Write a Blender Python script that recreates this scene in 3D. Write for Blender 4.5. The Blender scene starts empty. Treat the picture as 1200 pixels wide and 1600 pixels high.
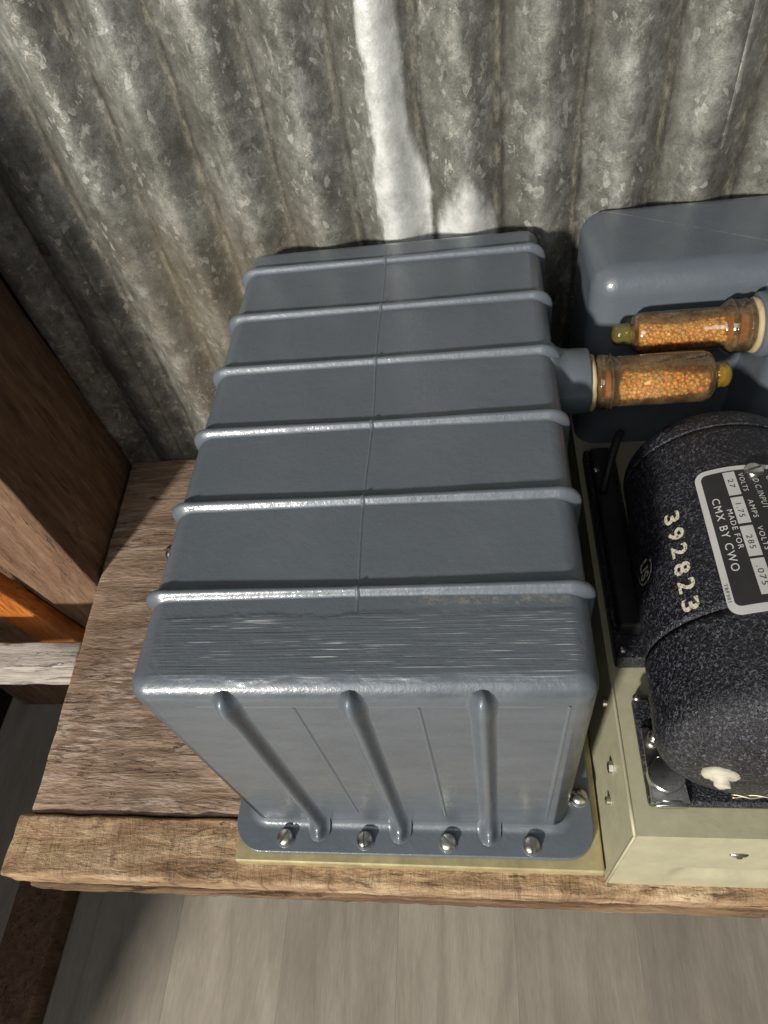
import bpy, bmesh, math, random
from mathutils import Vector, Matrix
random.seed(7)
PI = math.pi
sc = bpy.context.scene
col = sc.collection

# ---------------------------------------------------------------- camera
cam_d = bpy.data.cameras.new('camera'); cam = bpy.data.objects.new('camera', cam_d); col.objects.link(cam)
cam_d.sensor_fit = 'VERTICAL'; cam_d.sensor_height = 24.0
cam_d.lens = 24.0*1088.15/1600.0
cam_d.clip_start = .01; cam_d.clip_end = 60
rt = Vector((0.98925042, 0.05442578, -0.13572564)); dn = Vector((-0.03938273, -0.79470281, -0.60571977)); fw = Vector((-0.14082832, 0.60455378, -0.78401665))
M = Matrix(((rt.x, -dn.x, -fw.x), (rt.y, -dn.y, -fw.y), (rt.z, -dn.z, -fw.z))).to_4x4()
M.translation = Vector((0.06808512, -0.13883651, 0.585458))
cam.matrix_world = M
sc.camera = cam

# ---------------------------------------------------------------- world and lamps (a shed lit through its door)
w = bpy.data.worlds.new('World'); sc.world = w; w.use_nodes = True
bg = w.node_tree.nodes['Background']; bg.inputs[0].default_value = (.80, .88, 1, 1); bg.inputs[1].default_value = .085
sc.view_settings.view_transform = 'Standard'; sc.view_settings.look = 'None'
sc.view_settings.exposure = 0; sc.view_settings.gamma = 1

def area(name, loc, target, size, power, color, size_y=None):
    l = bpy.data.lights.new(name, 'AREA'); l.energy = power; l.size = size; l.color = color
    if size_y: l.shape = 'RECTANGLE'; l.size_y = size_y
    o = bpy.data.objects.new(name, l); col.objects.link(o); o.location = loc
    o.rotation_euler = (Vector(target)-Vector(loc)).to_track_quat('-Z', 'Y').to_euler()
    return o
area('door_light', (-2.05, -4.0, 2.15), (0, .15, .12), .34, 385, (1, .955, .88))
area('fill_light', (-.42, -1.25, 1.65), (0, .1, .1), 1.2, 8.2, (.94, .97, 1), .7)  # soft fill lamp added above the front, no real fitting

# ---------------------------------------------------------------- node helpers
def mat(name):
    m = bpy.data.materials.new(name); m.use_nodes = True
    nt = m.node_tree; b = nt.nodes['Principled BSDF']
    return m, nt, b
def N(nt, t, **kw):
    n = nt.nodes.new(t)
    for k, v in kw.items():
        if k in n.inputs.keys() if isinstance(k, str) else False: n.inputs[k].default_value = v
        else: setattr(n, k, v)
    return n
def L(nt, a, b): nt.links.new(a, b)
def coords(nt, scale=(1, 1, 1), loc=(0, 0, 0), rot=(0, 0, 0), kind='Object'):
    tc = N(nt, 'ShaderNodeTexCoord'); mp = N(nt, 'ShaderNodeMapping')
    mp.inputs['Scale'].default_value = scale; mp.inputs['Location'].default_value = loc; mp.inputs['Rotation'].default_value = rot
    L(nt, tc.outputs[kind], mp.inputs['Vector']); return mp.outputs[0]
def noise(nt, vec, scale, detail=4, rough=.55, dist=0):
    n = N(nt, 'ShaderNodeTexNoise'); n.inputs['Scale'].default_value = scale; n.inputs['Detail'].default_value = detail
    n.inputs['Roughness'].default_value = rough; n.inputs['Distortion'].default_value = dist
    L(nt, vec, n.inputs['Vector']); return n.outputs['Fac']
def ramp(nt, fac, stops, interp='LINEAR'):
    r = N(nt, 'ShaderNodeValToRGB'); r.color_ramp.interpolation = interp
    els = r.color_ramp.elements
    while len(els) < len(stops): els.new(.5)
    for e, (p, c) in zip(els, stops):
        e.position = p; e.color = (c, c, c, 1) if isinstance(c, (int, float)) else (*c, 1)
    L(nt, fac, r.inputs[0]); return r.outputs[0]
def mix(nt, fac, a, b, mode='MIX'):
    m = N(nt, 'ShaderNodeMix'); m.data_type = 'RGBA'; m.blend_type = mode
    for i, v in ((0, fac), (6, a), (7, b)):
        s = m.inputs[i]
        if isinstance(v, (int, float)): s.default_value = v if i == 0 else (v, v, v, 1)
        elif isinstance(v, tuple): s.default_value = (*v, 1)
        else: L(nt, v, s)
    return m.outputs[2]
def math_(nt, op, a, b=None, c=None, clamp=False):
    m = N(nt, 'ShaderNodeMath'); m.operation = op; m.use_clamp = clamp
    for i, v in enumerate((a, b, c)):
        if v is None: continue
        if isinstance(v, (int, float)): m.inputs[i].default_value = v
        else: L(nt, v, m.inputs[i])
    return m.outputs[0]
def bump(nt, h, strength, dist, prev=None):
    b = N(nt, 'ShaderNodeBump'); b.inputs['Strength'].default_value = strength; b.inputs['Distance'].default_value = dist
    L(nt, h, b.inputs['Height'])
    if prev is not None: L(nt, prev, b.inputs['Normal'])
    return b.outputs[0]
def sepxyz(nt, v):
    s = N(nt, 'ShaderNodeSeparateXYZ'); L(nt, v, s.inputs[0]); return s.outputs
def smooth(nt, v, a, b):
    m = N(nt, 'ShaderNodeMapRange'); m.interpolation_type = 'SMOOTHSTEP'
    m.inputs[1].default_value = a; m.inputs[2].default_value = b; L(nt, v, m.inputs[0]); return m.outputs[0]
def band(nt, v, a, b, s):
    return math_(nt, 'MULTIPLY', smooth(nt, v, a-s, a+s), math_(nt, 'SUBTRACT', 1, smooth(nt, v, b-s, b+s)))

# ---------------------------------------------------------------- materials
def grey_paint(name, scratched=False, line=False):
    m, nt, b = mat(name)
    v = coords(nt)
    big = noise(nt, v, 9, 3); c = ramp(nt, big, [(.3, (.090, .107, .126)), (.7, (.112, .130, .150))])
    spk = ramp(nt, noise(nt, v, 420, 2), [(.74, 0), (.80, 1)])
    c = mix(nt, math_(nt, 'MULTIPLY', spk, .35), c, (.30, .31, .31))
    dirt = ramp(nt, noise(nt, v, 38, 6, .7), [(.60, 0), (.78, 1)])
    c = mix(nt, math_(nt, 'MULTIPLY', dirt, .35), c, (.075, .078, .075))
    b.inputs['Metallic'].default_value = 0
    rg = ramp(nt, noise(nt, v, 55, 5, .65), [(.3, .30), (.75, .52)])
    nrm = bump(nt, noise(nt, v, 28, 2), .5, .0016)
    nrm = bump(nt, noise(nt, v, 260, 3, .6), .45, .0006, nrm)
    nrm = bump(nt, noise(nt, v, 900, 2), .35, .00018, nrm)
    if line:
        x_, y_, z_ = sepxyz(nt, v)
        d_ = math_(nt, 'ABSOLUTE', math_(nt, 'SUBTRACT', y_, math_(nt, 'ADD', .5115, math_(nt, 'MULTIPLY', x_, -.56))))
        ln = math_(nt, 'MULTIPLY', math_(nt, 'SUBTRACT', 1, smooth(nt, d_, .0001, .0006)), ramp(nt, noise(nt, v, 60, 4, .7), [(.42, 0), (.60, 1)]))
        ln = math_(nt, 'MULTIPLY', ln, smooth(nt, z_, .255, .259))
        c = mix(nt, math_(nt, 'MULTIPLY', ln, .6), c, (.48, .50, .50))
        chp = ramp(nt, noise(nt, v, 120, 4, .75), [(.735, 0), (.755, 1)])
        c = mix(nt, math_(nt, 'MULTIPLY', chp, .7), c, (.45, .44, .40))
    if scratched:
        yv = sepxyz(nt, v)[1]
        rf = math_(nt, 'FRACT', math_(nt, 'ADD', math_(nt, 'DIVIDE', math_(nt, 'SUBTRACT', yv, .0605), .0641), .5))   # .5 on a rib
        gm = math_(nt, 'MULTIPLY', band(nt, rf, .555, .60, .025), ramp(nt, noise(nt, coords(nt, (.35, 1, 1)), 60, 5, .7), [(.40, .1), (.62, 1)]))
        c = mix(nt, math_(nt, 'MULTIPLY', gm, .55), c, (.05, .052, .05))
        chp = ramp(nt, noise(nt, v, 150, 4, .75), [(.745, 0), (.765, 1)])
        c = mix(nt, math_(nt, 'MULTIPLY', chp, .6), c, (.33, .34, .33))
        x, y, z = sepxyz(nt, v)
        wob = math_(nt, 'MULTIPLY', math_(nt, 'SUBTRACT', noise(nt, v, 40, 3), .5), .012)
        msk = math_(nt, 'MULTIPLY', band(nt, math_(nt, 'ADD', y, wob), .009, .046, .002), band(nt, math_(nt, 'ADD', x, wob), -.112, .113, .004))
        msk = math_(nt, 'MULTIPLY', msk, smooth(nt, z, .250, .254))
        sv = coords(nt, (16, 900, 1)); sn = noise(nt, sv, 1, 3, .6)
        sv2 = coords(nt, (26, 1500, 1), (3, 1, 0)); sn2 = noise(nt, sv2, 1, 2, .5)
        dens = ramp(nt, noise(nt, coords(nt, (5, 30, 1)), 2.2, 2), [(.35, .0), (.6, 1)])
        m2 = math_(nt, 'MULTIPLY', msk, dens)
        white = math_(nt, 'MULTIPLY', ramp(nt, sn2, [(.635, 0), (.675, 1)]), m2)
        dark = math_(nt, 'MULTIPLY', ramp(nt, sn, [(.60, 0), (.66, 1)]), m2)
        c = mix(nt, math_(nt, 'MULTIPLY', msk, .25), c, (.085, .10, .118))
        c = mix(nt, math_(nt, 'MULTIPLY', dark, .6), c, (.045, .052, .06))
        c = mix(nt, math_(nt, 'MULTIPLY', white, .85), c, (.62, .62, .60))
        nrm = bump(nt, math_(nt, 'MULTIPLY', sn, msk), .6, .0008, nrm)
        nrm = bump(nt, msk, .35, .0006, nrm)
        # rubbed tan residue in front of the first rib, right of the middle
        tan = math_(nt, 'MULTIPLY', band(nt, y, .0505, .0565, .0012), band(nt, x, .03, .108, .012))
        tan = math_(nt, 'MULTIPLY', tan, ramp(nt, noise(nt, v, 330, 4, .7), [(.45, 0), (.62, 1)]))
        c = mix(nt, math_(nt, 'MULTIPLY', tan, .5), c, (.30, .26, .19))
        # short scuffs across the rest of the lid
        sc_ = ramp(nt, noise(nt, coords(nt, (60, 340, 60), (7, 2, 0), (0, 0, .5)), 1, 2), [(.80, 0), (.83, 1)])
        c = mix(nt, math_(nt, 'MULTIPLY', sc_, .4), c, (.35, .36, .36))
    L(nt, c, b.inputs['Base Color']); L(nt, rg, b.inputs['Roughness']); L(nt, nrm, b.inputs['Normal'])
    b.inputs['Coat Weight'].default_value = .36; b.inputs['Coat Roughness'].default_value = .12
    L(nt, nrm, b.inputs['Coat Normal'])
    return m
PAINT = grey_paint('grey_enamel'); PAINT_TOP = grey_paint('grey_enamel_scuffed', True); PAINT_H = grey_paint('grey_enamel_scratched', False, True)

def galvanised():
    m, nt, b = mat('galvanised_sheet')
    v = coords(nt); x, y, z = sepxyz(nt, v)
    wob = math_(nt, 'MULTIPLY', math_(nt, 'SUBTRACT', noise(nt, v, 26, 5, .65), .5), .022)
    wob2 = math_(nt, 'MULTIPLY', math_(nt, 'SUBTRACT', noise(nt, coords(nt, (1, 1, .35)), 60, 5, .7), .5), .03)
    # spangle and mottling
    vo = N(nt, 'ShaderNodeTexVoronoi'); vo.inputs['Scale'].default_value = 120; L(nt, v, vo.inputs['Vector'])
    spang = ramp(nt, sepxyz(nt, vo.outputs['Color'])[0], [(0, .90), (1, 1.10)])
    n1 = noise(nt, v, 16, 6, .62, .4)
    n2 = noise(nt, v, 48, 8, .78, .3)
    c = ramp(nt, n1, [(.30, (.112, .110, .095)), (.50, (.190, .188, .164)), (.72, (.30, .300, .272))])
    c = mix(nt, 1, c, ramp(nt, n2, [(.34, .58), (.50, 1.0), (.66, 1.55)]), 'MULTIPLY')
    c = mix(nt, 1, c, spang, 'MULTIPLY')
    flk = ramp(nt, noise(nt, coords(nt, (1, 1, .7), (2, 0, 1), (0, .5, 0)), 105, 7, .74, .5), [(.575, 0), (.625, 1)])
    flkm = ramp(nt, noise(nt, v, 11, 3), [(.40, .10), (.62, 1)])
    c = mix(nt, math_(nt, 'MULTIPLY', math_(nt, 'MULTIPLY', flk, flkm), .70), c, (.60, .585, .52))
    vf = N(nt, 'ShaderNodeTexVoronoi'); vf.inputs['Scale'].default_value = 230; L(nt, coords(nt, (1, 1, .75), (0, 0, 0), (0, .6, 0)), vf.inputs['Vector'])
    cell = sepxyz(nt, vf.outputs['Color'])[1]
    fl2 = math_(nt, 'MULTIPLY', ramp(nt, cell, [(.84, 0), (.90, 1)]), ramp(nt, noise(nt, v, 30, 5, .75), [(.47, 0), (.58, 1)]))
    c = mix(nt, math_(nt, 'MULTIPLY', fl2, .55), c, (.58, .57, .52))
    fl3 = math_(nt, 'MULTIPLY', ramp(nt, cell, [(.10, 1), (.16, 0)]), ramp(nt, noise(nt, v, 26, 5, .75), [(.45, 0), (.6, 1)]))
    c = mix(nt, math_(nt, 'MULTIPLY', fl3, .5), c, (.07, .068, .06))
    grn = ramp(nt, noise(nt, v, 900, 2), [(.35, .82), (.65, 1.15)])
    c = mix(nt, 1, c, grn, 'MULTIPLY')
    # valleys: phase of the corrugation, grime and shade painted dark on one flank and a tan line beside it
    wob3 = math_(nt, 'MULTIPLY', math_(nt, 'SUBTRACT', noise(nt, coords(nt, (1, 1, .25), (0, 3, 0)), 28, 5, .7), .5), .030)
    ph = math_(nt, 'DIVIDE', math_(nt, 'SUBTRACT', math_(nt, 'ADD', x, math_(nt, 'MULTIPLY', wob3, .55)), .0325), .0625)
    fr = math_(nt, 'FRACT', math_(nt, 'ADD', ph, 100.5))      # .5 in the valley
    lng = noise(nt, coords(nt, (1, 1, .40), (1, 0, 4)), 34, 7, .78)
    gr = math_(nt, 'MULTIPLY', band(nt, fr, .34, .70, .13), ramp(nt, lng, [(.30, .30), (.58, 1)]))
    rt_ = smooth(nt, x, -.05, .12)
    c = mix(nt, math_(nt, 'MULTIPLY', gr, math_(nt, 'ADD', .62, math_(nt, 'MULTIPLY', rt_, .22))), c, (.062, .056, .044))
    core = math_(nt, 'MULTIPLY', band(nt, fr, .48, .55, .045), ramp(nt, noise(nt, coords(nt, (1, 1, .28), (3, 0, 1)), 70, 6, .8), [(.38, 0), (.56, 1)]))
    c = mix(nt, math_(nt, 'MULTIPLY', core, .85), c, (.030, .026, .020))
    tn = math_(nt, 'MULTIPLY', band(nt, fr, .42, .475, .035), ramp(nt, noise(nt, coords(nt, (1, 1, .45)), 110, 6, .8), [(.47, 0), (.60, 1)]))
    c = mix(nt, math_(nt, 'MULTIPLY', tn, .55), c, (.40, .35, .25))
    # brown grime low on the sheet, left of the middle
    lowm = math_(nt, 'MULTIPLY', math_(nt, 'SUBTRACT', 1, smooth(nt, math_(nt, 'ADD', z, math_(nt, 'MULTIPLY', wob, 4)), .20, .34)), band(nt, x, -.26, -.05, .03))
    c = mix(nt, math_(nt, 'MULTIPLY', lowm, .30), c, (.21, .165, .095))
    # bright reflection of clean zinc painted white on one crest, spreading to its neighbour lower down
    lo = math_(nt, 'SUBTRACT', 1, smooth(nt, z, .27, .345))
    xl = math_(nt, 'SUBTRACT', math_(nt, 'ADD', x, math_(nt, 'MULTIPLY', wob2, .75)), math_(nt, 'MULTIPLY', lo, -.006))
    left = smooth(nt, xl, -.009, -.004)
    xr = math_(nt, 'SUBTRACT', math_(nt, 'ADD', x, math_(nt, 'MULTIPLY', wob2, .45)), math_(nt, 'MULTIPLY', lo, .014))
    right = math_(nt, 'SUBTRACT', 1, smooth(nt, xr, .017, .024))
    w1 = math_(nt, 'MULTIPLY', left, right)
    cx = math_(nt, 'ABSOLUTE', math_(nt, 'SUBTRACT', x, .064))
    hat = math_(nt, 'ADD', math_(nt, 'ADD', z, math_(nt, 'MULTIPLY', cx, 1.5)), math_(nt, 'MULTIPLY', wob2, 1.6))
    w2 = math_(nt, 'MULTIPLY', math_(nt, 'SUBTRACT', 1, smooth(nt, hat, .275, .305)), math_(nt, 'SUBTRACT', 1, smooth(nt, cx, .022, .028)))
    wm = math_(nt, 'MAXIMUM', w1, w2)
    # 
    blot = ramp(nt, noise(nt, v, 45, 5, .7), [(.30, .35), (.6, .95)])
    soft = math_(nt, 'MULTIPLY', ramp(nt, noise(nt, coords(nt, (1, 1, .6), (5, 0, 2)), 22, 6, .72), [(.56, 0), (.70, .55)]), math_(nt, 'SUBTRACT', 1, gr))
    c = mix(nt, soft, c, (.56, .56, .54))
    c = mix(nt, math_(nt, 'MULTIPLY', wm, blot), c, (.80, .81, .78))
    # fine scratches
    sc1 = ramp(nt, noise(nt, coords(nt, (420, 1, 14), (0, 0, 0), (0, .25, 0)), 1, 2), [(.76, 0), (.79, 1)])
    sc2 = ramp(nt, noise(nt, coords(nt, (26, 1, 420), (4, 0, 9), (0, -.5, 0)), 1, 2), [(.77, 0), (.80, 1)])
    c = mix(nt, math_(nt, 'MULTIPLY', math_(nt, 'MAXIMUM', sc1, sc2), .45), c, (.62, .60, .52))
    L(nt, c, b.inputs['Base Color'])
    b.inputs['Metallic'].default_value = .35
    r = ramp(nt, n1, [(.3, .38), (.7, .60)]); r = mix(nt, math_(nt, 'MULTIPLY', gr, .7), r, .8)
    L(nt, r, b.inputs['Roughness'])
    nrm = bump(nt, n2, .55, .0016)
    nrm = bump(nt, noise(nt, v, 520, 3), .35, .0004, nrm)
    L(nt, nrm, b.inputs['Normal'])
    return m
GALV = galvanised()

def wood(name, c1, c2, c3, grain=(1, 1, 1), rough=.75, cracks=.8, crack_d=.0022, saw=0, pale=None, scale=1):
    m, nt, b = mat(name)
    g = grain                                  # stretch: small number along the grain
    gv = coords(nt, tuple(k*1.0 for k in g))
    v = coords(nt)
    n = noise(nt, gv, 70*scale, 7, .68, .5); big = noise(nt, v, 7, 4, .6)
    c = ramp(nt, n, [(.30, c1), (.50, c2), (.70, c3)])
    c = mix(nt, math_(nt, 'MULTIPLY', ramp(nt, big, [(.35, 1), (.65, 0)]), .55), c, c1)
    fine = noise(nt, gv, 420*scale, 4, .7)
    c = mix(nt, 1, c, ramp(nt, fine, [(.3, .72), (.7, 1.22)]), 'MULTIPLY')
    ck = ramp(nt, noise(nt, gv, 150*scale, 6, .75, .8), [(.34, 1), (.43, 0)])
    ckm = ramp(nt, noise(nt, v, 15, 3), [(.42, 0), (.60, 1)])
    ck = math_(nt, 'MULTIPLY', ck, ckm)
    c = mix(nt, math_(nt, 'MULTIPLY', ck, cracks), c, tuple(k*.22 for k in c1))
    if pale:
        pm = math_(nt, 'MULTIPLY', ramp(nt, noise(nt, gv, 190*scale, 5, .7), [(.50, 0), (.62, 1)]), ramp(nt, noise(nt, v, 11, 3), [(.40, 0), (.62, 1)]))
        c = mix(nt, math_(nt, 'MULTIPLY', pm, .7), c, pale)
    h = math_(nt, 'SUBTRACT', math_(nt, 'ADD', n, math_(nt, 'MULTIPLY', fine, .4)), math_(nt, 'MULTIPLY', ck, 1.1))
    nrm = bump(nt, h, .8, crack_d)
    if saw:
        sw = noise(nt, coords(nt, (85, 16, 1), (0, 0, 0), (0, 0, .30)), 1, 6, .75, .6)
        nrm = bump(nt, sw, 1, .003, nrm)
        c = mix(nt, math_(nt, 'MULTIPLY', ramp(nt, sw, [(.34, 1), (.46, 0)]), .6), c, tuple(k*.4 for k in c1))
    L(nt, c, b.inputs['Base Color']); b.inputs['Roughness'].default_value = rough; L(nt, nrm, b.inputs['Normal'])
    b.inputs['Specular IOR Level'].default_value = .3
    return m
W_BOARD = wood('old_board_wood', (.14, .088, .058), (.30, .205, .140), (.48, .355, .26), (.17, 1, 1), pale=(.56, .46, .39), scale=1.15, crack_d=.0034)
W_EDGE = wood('pale_sawn_wood', (.18, .105, .055), (.46, .305, .175), (.70, .55, .36), (.26, 1, 1), saw=1, crack_d=.0028)
W_LIP = wood('splintered_wood', (.07, .04, .022), (.19, .115, .062), (.40, .27, .15), (.10, 1, 1), crack_d=.004)
W_STUD = wood('brown_stud_wood', (.10, .055, .032), (.19, .11, .066), (.29, .185, .12), (1, 1, .14), cracks=.35)
W_ORANGE = wood('sunlit_orange_wood', (.30, .085, .018), (.55, .17, .03), (.68, .25, .06), (1, 1, .12), rough=.4, cracks=.3)  # sunlight on the sliver is put into the wood colour
W_GREY = wood('weathered_white_wood', (.22, .18, .15), (.50, .45, .40), (.68, .63, .58), (.12, 1, 1))
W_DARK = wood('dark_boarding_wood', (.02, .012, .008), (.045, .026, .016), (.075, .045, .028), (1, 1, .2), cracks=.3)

def laminate(seed):
    m, nt, b = mat('laminate_plank')
    k = (1.20, 1.45, 1.30, 1.52, 1.24)[seed]
    n = noise(nt, coords(nt, (1, .13, 1), (seed*3.1, seed*1.7, 0)), 30, 5, .55, .8); f = noise(nt, coords(nt, (1, .10, 1), (seed, 0, 0)), 330, 4, .7)
    c = ramp(nt, n, [(.30, (.185*k, .163*k, .130*k)), (.52, (.222*k, .197*k, .160*k)), (.75, (.262*k, .235*k, .195*k))])
    c = mix(nt, 1, c, ramp(nt, f, [(.3, .88), (.7, 1.10)]), 'MULTIPLY')
    bl = noise(nt, coords(nt, (1, .5, 1), (seed, 9, 0)), 9, 4, .6); c = mix(nt, 1, c, ramp(nt, bl, [(.35, .88), (.65, 1.08)]), 'MULTIPLY')
    kn = ramp(nt, noise(nt, coords(nt, (1, .4, 1), (seed*5, 3, 0)), 30, 3), [(.25, 1), (.30, 0)])
    c = mix(nt, math_(nt, 'MULTIPLY', kn, .6), c, (.07, .055, .042))
    L(nt, c, b.inputs['Base Color']); b.inputs['Roughness'].default_value = .48
    L(nt, bump(nt, f, .3, .0006), b.inputs['Normal'])
    return m
LAM = [laminate(i) for i in range(5)]

def metal(name, c, rough=.3, metallic=1., bmp=.2, bs=300, var=.15, wear=None):
    m, nt, b = mat(name); v = coords(nt)
    n = noise(nt, v, 40, 5, .65)
    cc = ramp(nt, n, [(.3, tuple(k*(1-var) for k in c)), (.7, tuple(min(1, k*(1+var)) for k in c))])
    if wear: 
        wn = ramp(nt, noise(nt, v, 75, 5, .7), [(.60, 0), (.68, 1)]); cc = mix(nt, math_(nt, 'MULTIPLY', wn, .7), cc, wear)
    L(nt, cc, b.inputs['Base Color']); b.inputs['Metallic'].default_value = metallic
    L(nt, ramp(nt, noise(nt, v, 90, 4), [(.3, rough*.8), (.7, min(1, rough*1.3))]), b.inputs['Roughness'])
    L(nt, bump(nt, noise(nt, v, bs, 3), bmp, .0004), b.inputs['Normal'])
    return m
OLIVE = metal('olive_chromate_metal', (.42, .395, .265), .50, .12, .35, 200, .10, (.47, .45, .33))
YELLOW = metal('yellow_chromate_metal', (.42, .36, .19), .45, .3, .3, 200, .25, (.55, .50, .33))
STEEL = metal('dull_steel', (.55, .52, .46), .30, 1, .3, 900, .2, (.30, .26, .20))
NICKEL = metal('bright_machined_metal', (.70, .69, .66), .22, 1, .15, 1200, .08)
ALU = metal('nameplate_aluminium', (.62, .62, .60), .42, .35, .15, 900, .08)
PLATEBLACK = metal('nameplate_black', (.022, .022, .023), .34, 0, .1, 900, .2)
INKW = metal('nameplate_lettering', (.66, .66, .62), .45, .2, .1, 900, .1)
INKB = metal('stamped_black_ink', (.04, .04, .042), .5, 0, .1, 900, .1)
CREAM = metal('cream_gasket', (.40, .31, .17), .6, 0, .5, 300, .15, (.34, .24, .12))
PUTTY = metal('pale_sealing_wax', (.46, .43, .34), .55, 0, .6, 300, .12, (.40, .33, .24))
WIRE = metal('tinned_wire', (.62, .52, .38), .4, .8, .1, 900, .2)
RUBBER = metal('black_rubber', (.012, .012, .013), .6, 0, .2, 400, .2)
RIVETDK = metal('dark_grime', (.05, .03, .02), .8, 0, .4, 400, .3)

def wrinkle():
    m, nt, b = mat('black_wrinkle_paint'); v = coords(nt)
    n = noise(nt, v, 520, 4, .75, 1.0)
    c = ramp(nt, n, [(.42, (.004, .004, .006)), (.55, (.012, .013, .018)), (.61, (.125, .13, .155))])
    rub = ramp(nt, noise(nt, v, 20, 4, .6), [(.35, .55), (.62, 1)])
    c = mix(nt, rub, (.012, .012, .016), c)
    L(nt, c, b.inputs['Base Color'])
    L(nt, ramp(nt, noise(nt, v, 300, 2), [(.3, .24), (.7, .44)]), b.inputs['Roughness'])
    nrm = bump(nt, noise(nt, v, 150, 3), .5, .0012)
    nrm = bump(nt, n, .8, .0012, nrm)
    L(nt, nrm, b.inputs['Normal']); b.inputs['Specular IOR Level'].default_value = .55
    return m
WRINK = wrinkle()
def stencil():
    m, nt, b = mat('worn_stencil_paint'); v = coords(nt)
    n = noise(nt, v, 520, 3, .7)
    c = ramp(nt, n, [(.37, (.05, .045, .04)), (.47, (.55, .49, .38)), (.8, (.74, .68, .56))])
    L(nt, c, b.inputs['Base Color']); b.inputs['Roughness'].default_value = .6; L(nt, bump(nt, n, .5, .0004), b.inputs['Normal'])
    return m
STENCIL = stencil()
def stencil_faint():
    m, nt, b = mat('faint_stamp_paint'); v = coords(nt)
    n = noise(nt, v, 420, 3, .7)
    L(nt, ramp(nt, n, [(.34, (.02, .02, .02)), (.48, (.55, .49, .38))]), b.inputs['Base Color']); b.inputs['Roughness'].default_value = .7
    return m
FAINT = stencil_faint()
def glass(name, tint, refl=.06, haze=(.02, .12), dc=None):
    m = bpy.data.materials.new(name); m.use_nodes = True; nt = m.node_tree
    nt.nodes.remove(nt.nodes['Principled BSDF']); out = nt.nodes['Material Output']
    v = coords(nt); nrm = bump(nt, noise(nt, v, 90, 3), .25, .0012)
    t = N(nt, 'ShaderNodeBsdfTransparent'); t.inputs[0].default_value = (*tint, 1)
    g = N(nt, 'ShaderNodeBsdfGlossy'); g.inputs['Roughness'].default_value = .06; L(nt, nrm, g.inputs['Normal'])
    d = N(nt, 'ShaderNodeBsdfDiffuse'); d.inputs[0].default_value = (*dc, 1) if dc else (tint[0]*.55, tint[1]*.42, tint[2]*.30, 1)
    fr = N(nt, 'ShaderNodeFresnel'); fr.inputs[0].default_value = 1.6; L(nt, nrm, fr.inputs['Normal'])
    m0 = N(nt, 'ShaderNodeMixShader'); L(nt, ramp(nt, noise(nt, v, 60, 5, .7), [(.45, haze[0]), (.75, haze[1])]), m0.inputs[0]); L(nt, t.outputs[0], m0.inputs[1]); L(nt, d.outputs[0], m0.inputs[2])
    m1 = N(nt, 'ShaderNodeMixShader'); L(nt, math_(nt, 'ADD', fr.outputs[0], refl), m1.inputs[0]); L(nt, m0.outputs[0], m1.inputs[1]); L(nt, g.outputs[0], m1.inputs[2])
    L(nt, m1.outputs[0], out.inputs['Surface'])
    return m
AMBER = glass('amber_glass', (.95, .80, .52), .06, (.07, .26), (.62, .42, .20)); AMBERY = glass('yellow_amber_glass', (.98, .72, .12), .10, (.18, .40), (.85, .52, .05)); OLIVEG = glass('olive_amber_glass', (.62, .55, .18), .08, (.2, .4), (.35, .30, .08))
BROWNIN = metal('brown_resin', (.22, .085, .03), .4, 0, .4, 200, .4, (.45, .22, .08))
def granule_mat():
    m, nt, b = mat('orange_desiccant'); v = coords(nt)
    n = noise(nt, v, 130, 4, .7)
    L(nt, ramp(nt, n, [(.3, (.58, .22, .09)), (.5, (.74, .36, .17)), (.7, (.84, .50, .29))]), b.inputs['Base Color'])
    b.inputs['Roughness'].default_value = .35; b.inputs['Subsurface Weight'].default_value = .7; b.inputs['Subsurface Radius'].default_value = (1, .45, .2); b.inputs['Subsurface Scale'].default_value = .008
    return m
GRAN = granule_mat()

# ---------------------------------------------------------------- object helpers
def link(name, bm, m, parent=None, smooth_=True, wn=False, kind=None, recalc=True):
    if recalc: bmesh.ops.recalc_face_normals(bm, faces=bm.faces)
    me = bpy.data.meshes.new(name); bm.to_mesh(me); bm.free()
    for ms in (m if isinstance(m, (list, tuple)) else [m]): me.materials.append(ms)
    if smooth_: me.shade_smooth()
    o = bpy.data.objects.new(name, me); col.objects.link(o)
    if parent: o.parent = parent; o.matrix_parent_inverse = parent.matrix_world.inverted()
    if wn:
        mod = o.modifiers.new('wn', 'WEIGHTED_NORMAL'); mod.keep_sharp = True; mod.weight = 100
    if kind: o['kind'] = kind
    return o
def thing(name, label, cat, loc=(0, 0, 0), group=None):
    o = bpy.data.objects.new(name, None); col.objects.link(o); o.empty_display_size = .02
    o.location = loc; o.matrix_world = Matrix.Translation(loc)
    tag(o, label, cat, group); return o
def tag(o, label, cat, group=None):
    o['label'] = label; o['category'] = cat
    if group: o['group'] = group
def box(bm, x0, x1, y0, y1, z0, z1):
    r = bmesh.ops.create_cube(bm, size=1)
    for v in r['verts']:
        v.co = Vector((x0+(v.co.x+.5)*(x1-x0), y0+(v.co.y+.5)*(y1-y0), z0+(v.co.z+.5)*(z1-z0)))
    return r['verts']
def rbox(x0, x1, y0, y1, z0, z1, r, seg=4, rot=None):
    bm = bmesh.new(); box(bm, x0, x1, y0, y1, z0, z1)
    bmesh.ops.bevel(bm, geom=list(bm.edges), offset=r, segments=seg, profile=.5, affect='EDGES')
    return bm
def bevel_all(bm, r, seg=3, ang=.4):
    es = [e for e in bm.edges if len(e.link_faces) == 2 and e.calc_face_angle() > ang]
    bmesh.ops.bevel(bm, geom=es, offset=r, segments=seg, profile=.5, affect='EDGES')
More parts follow.
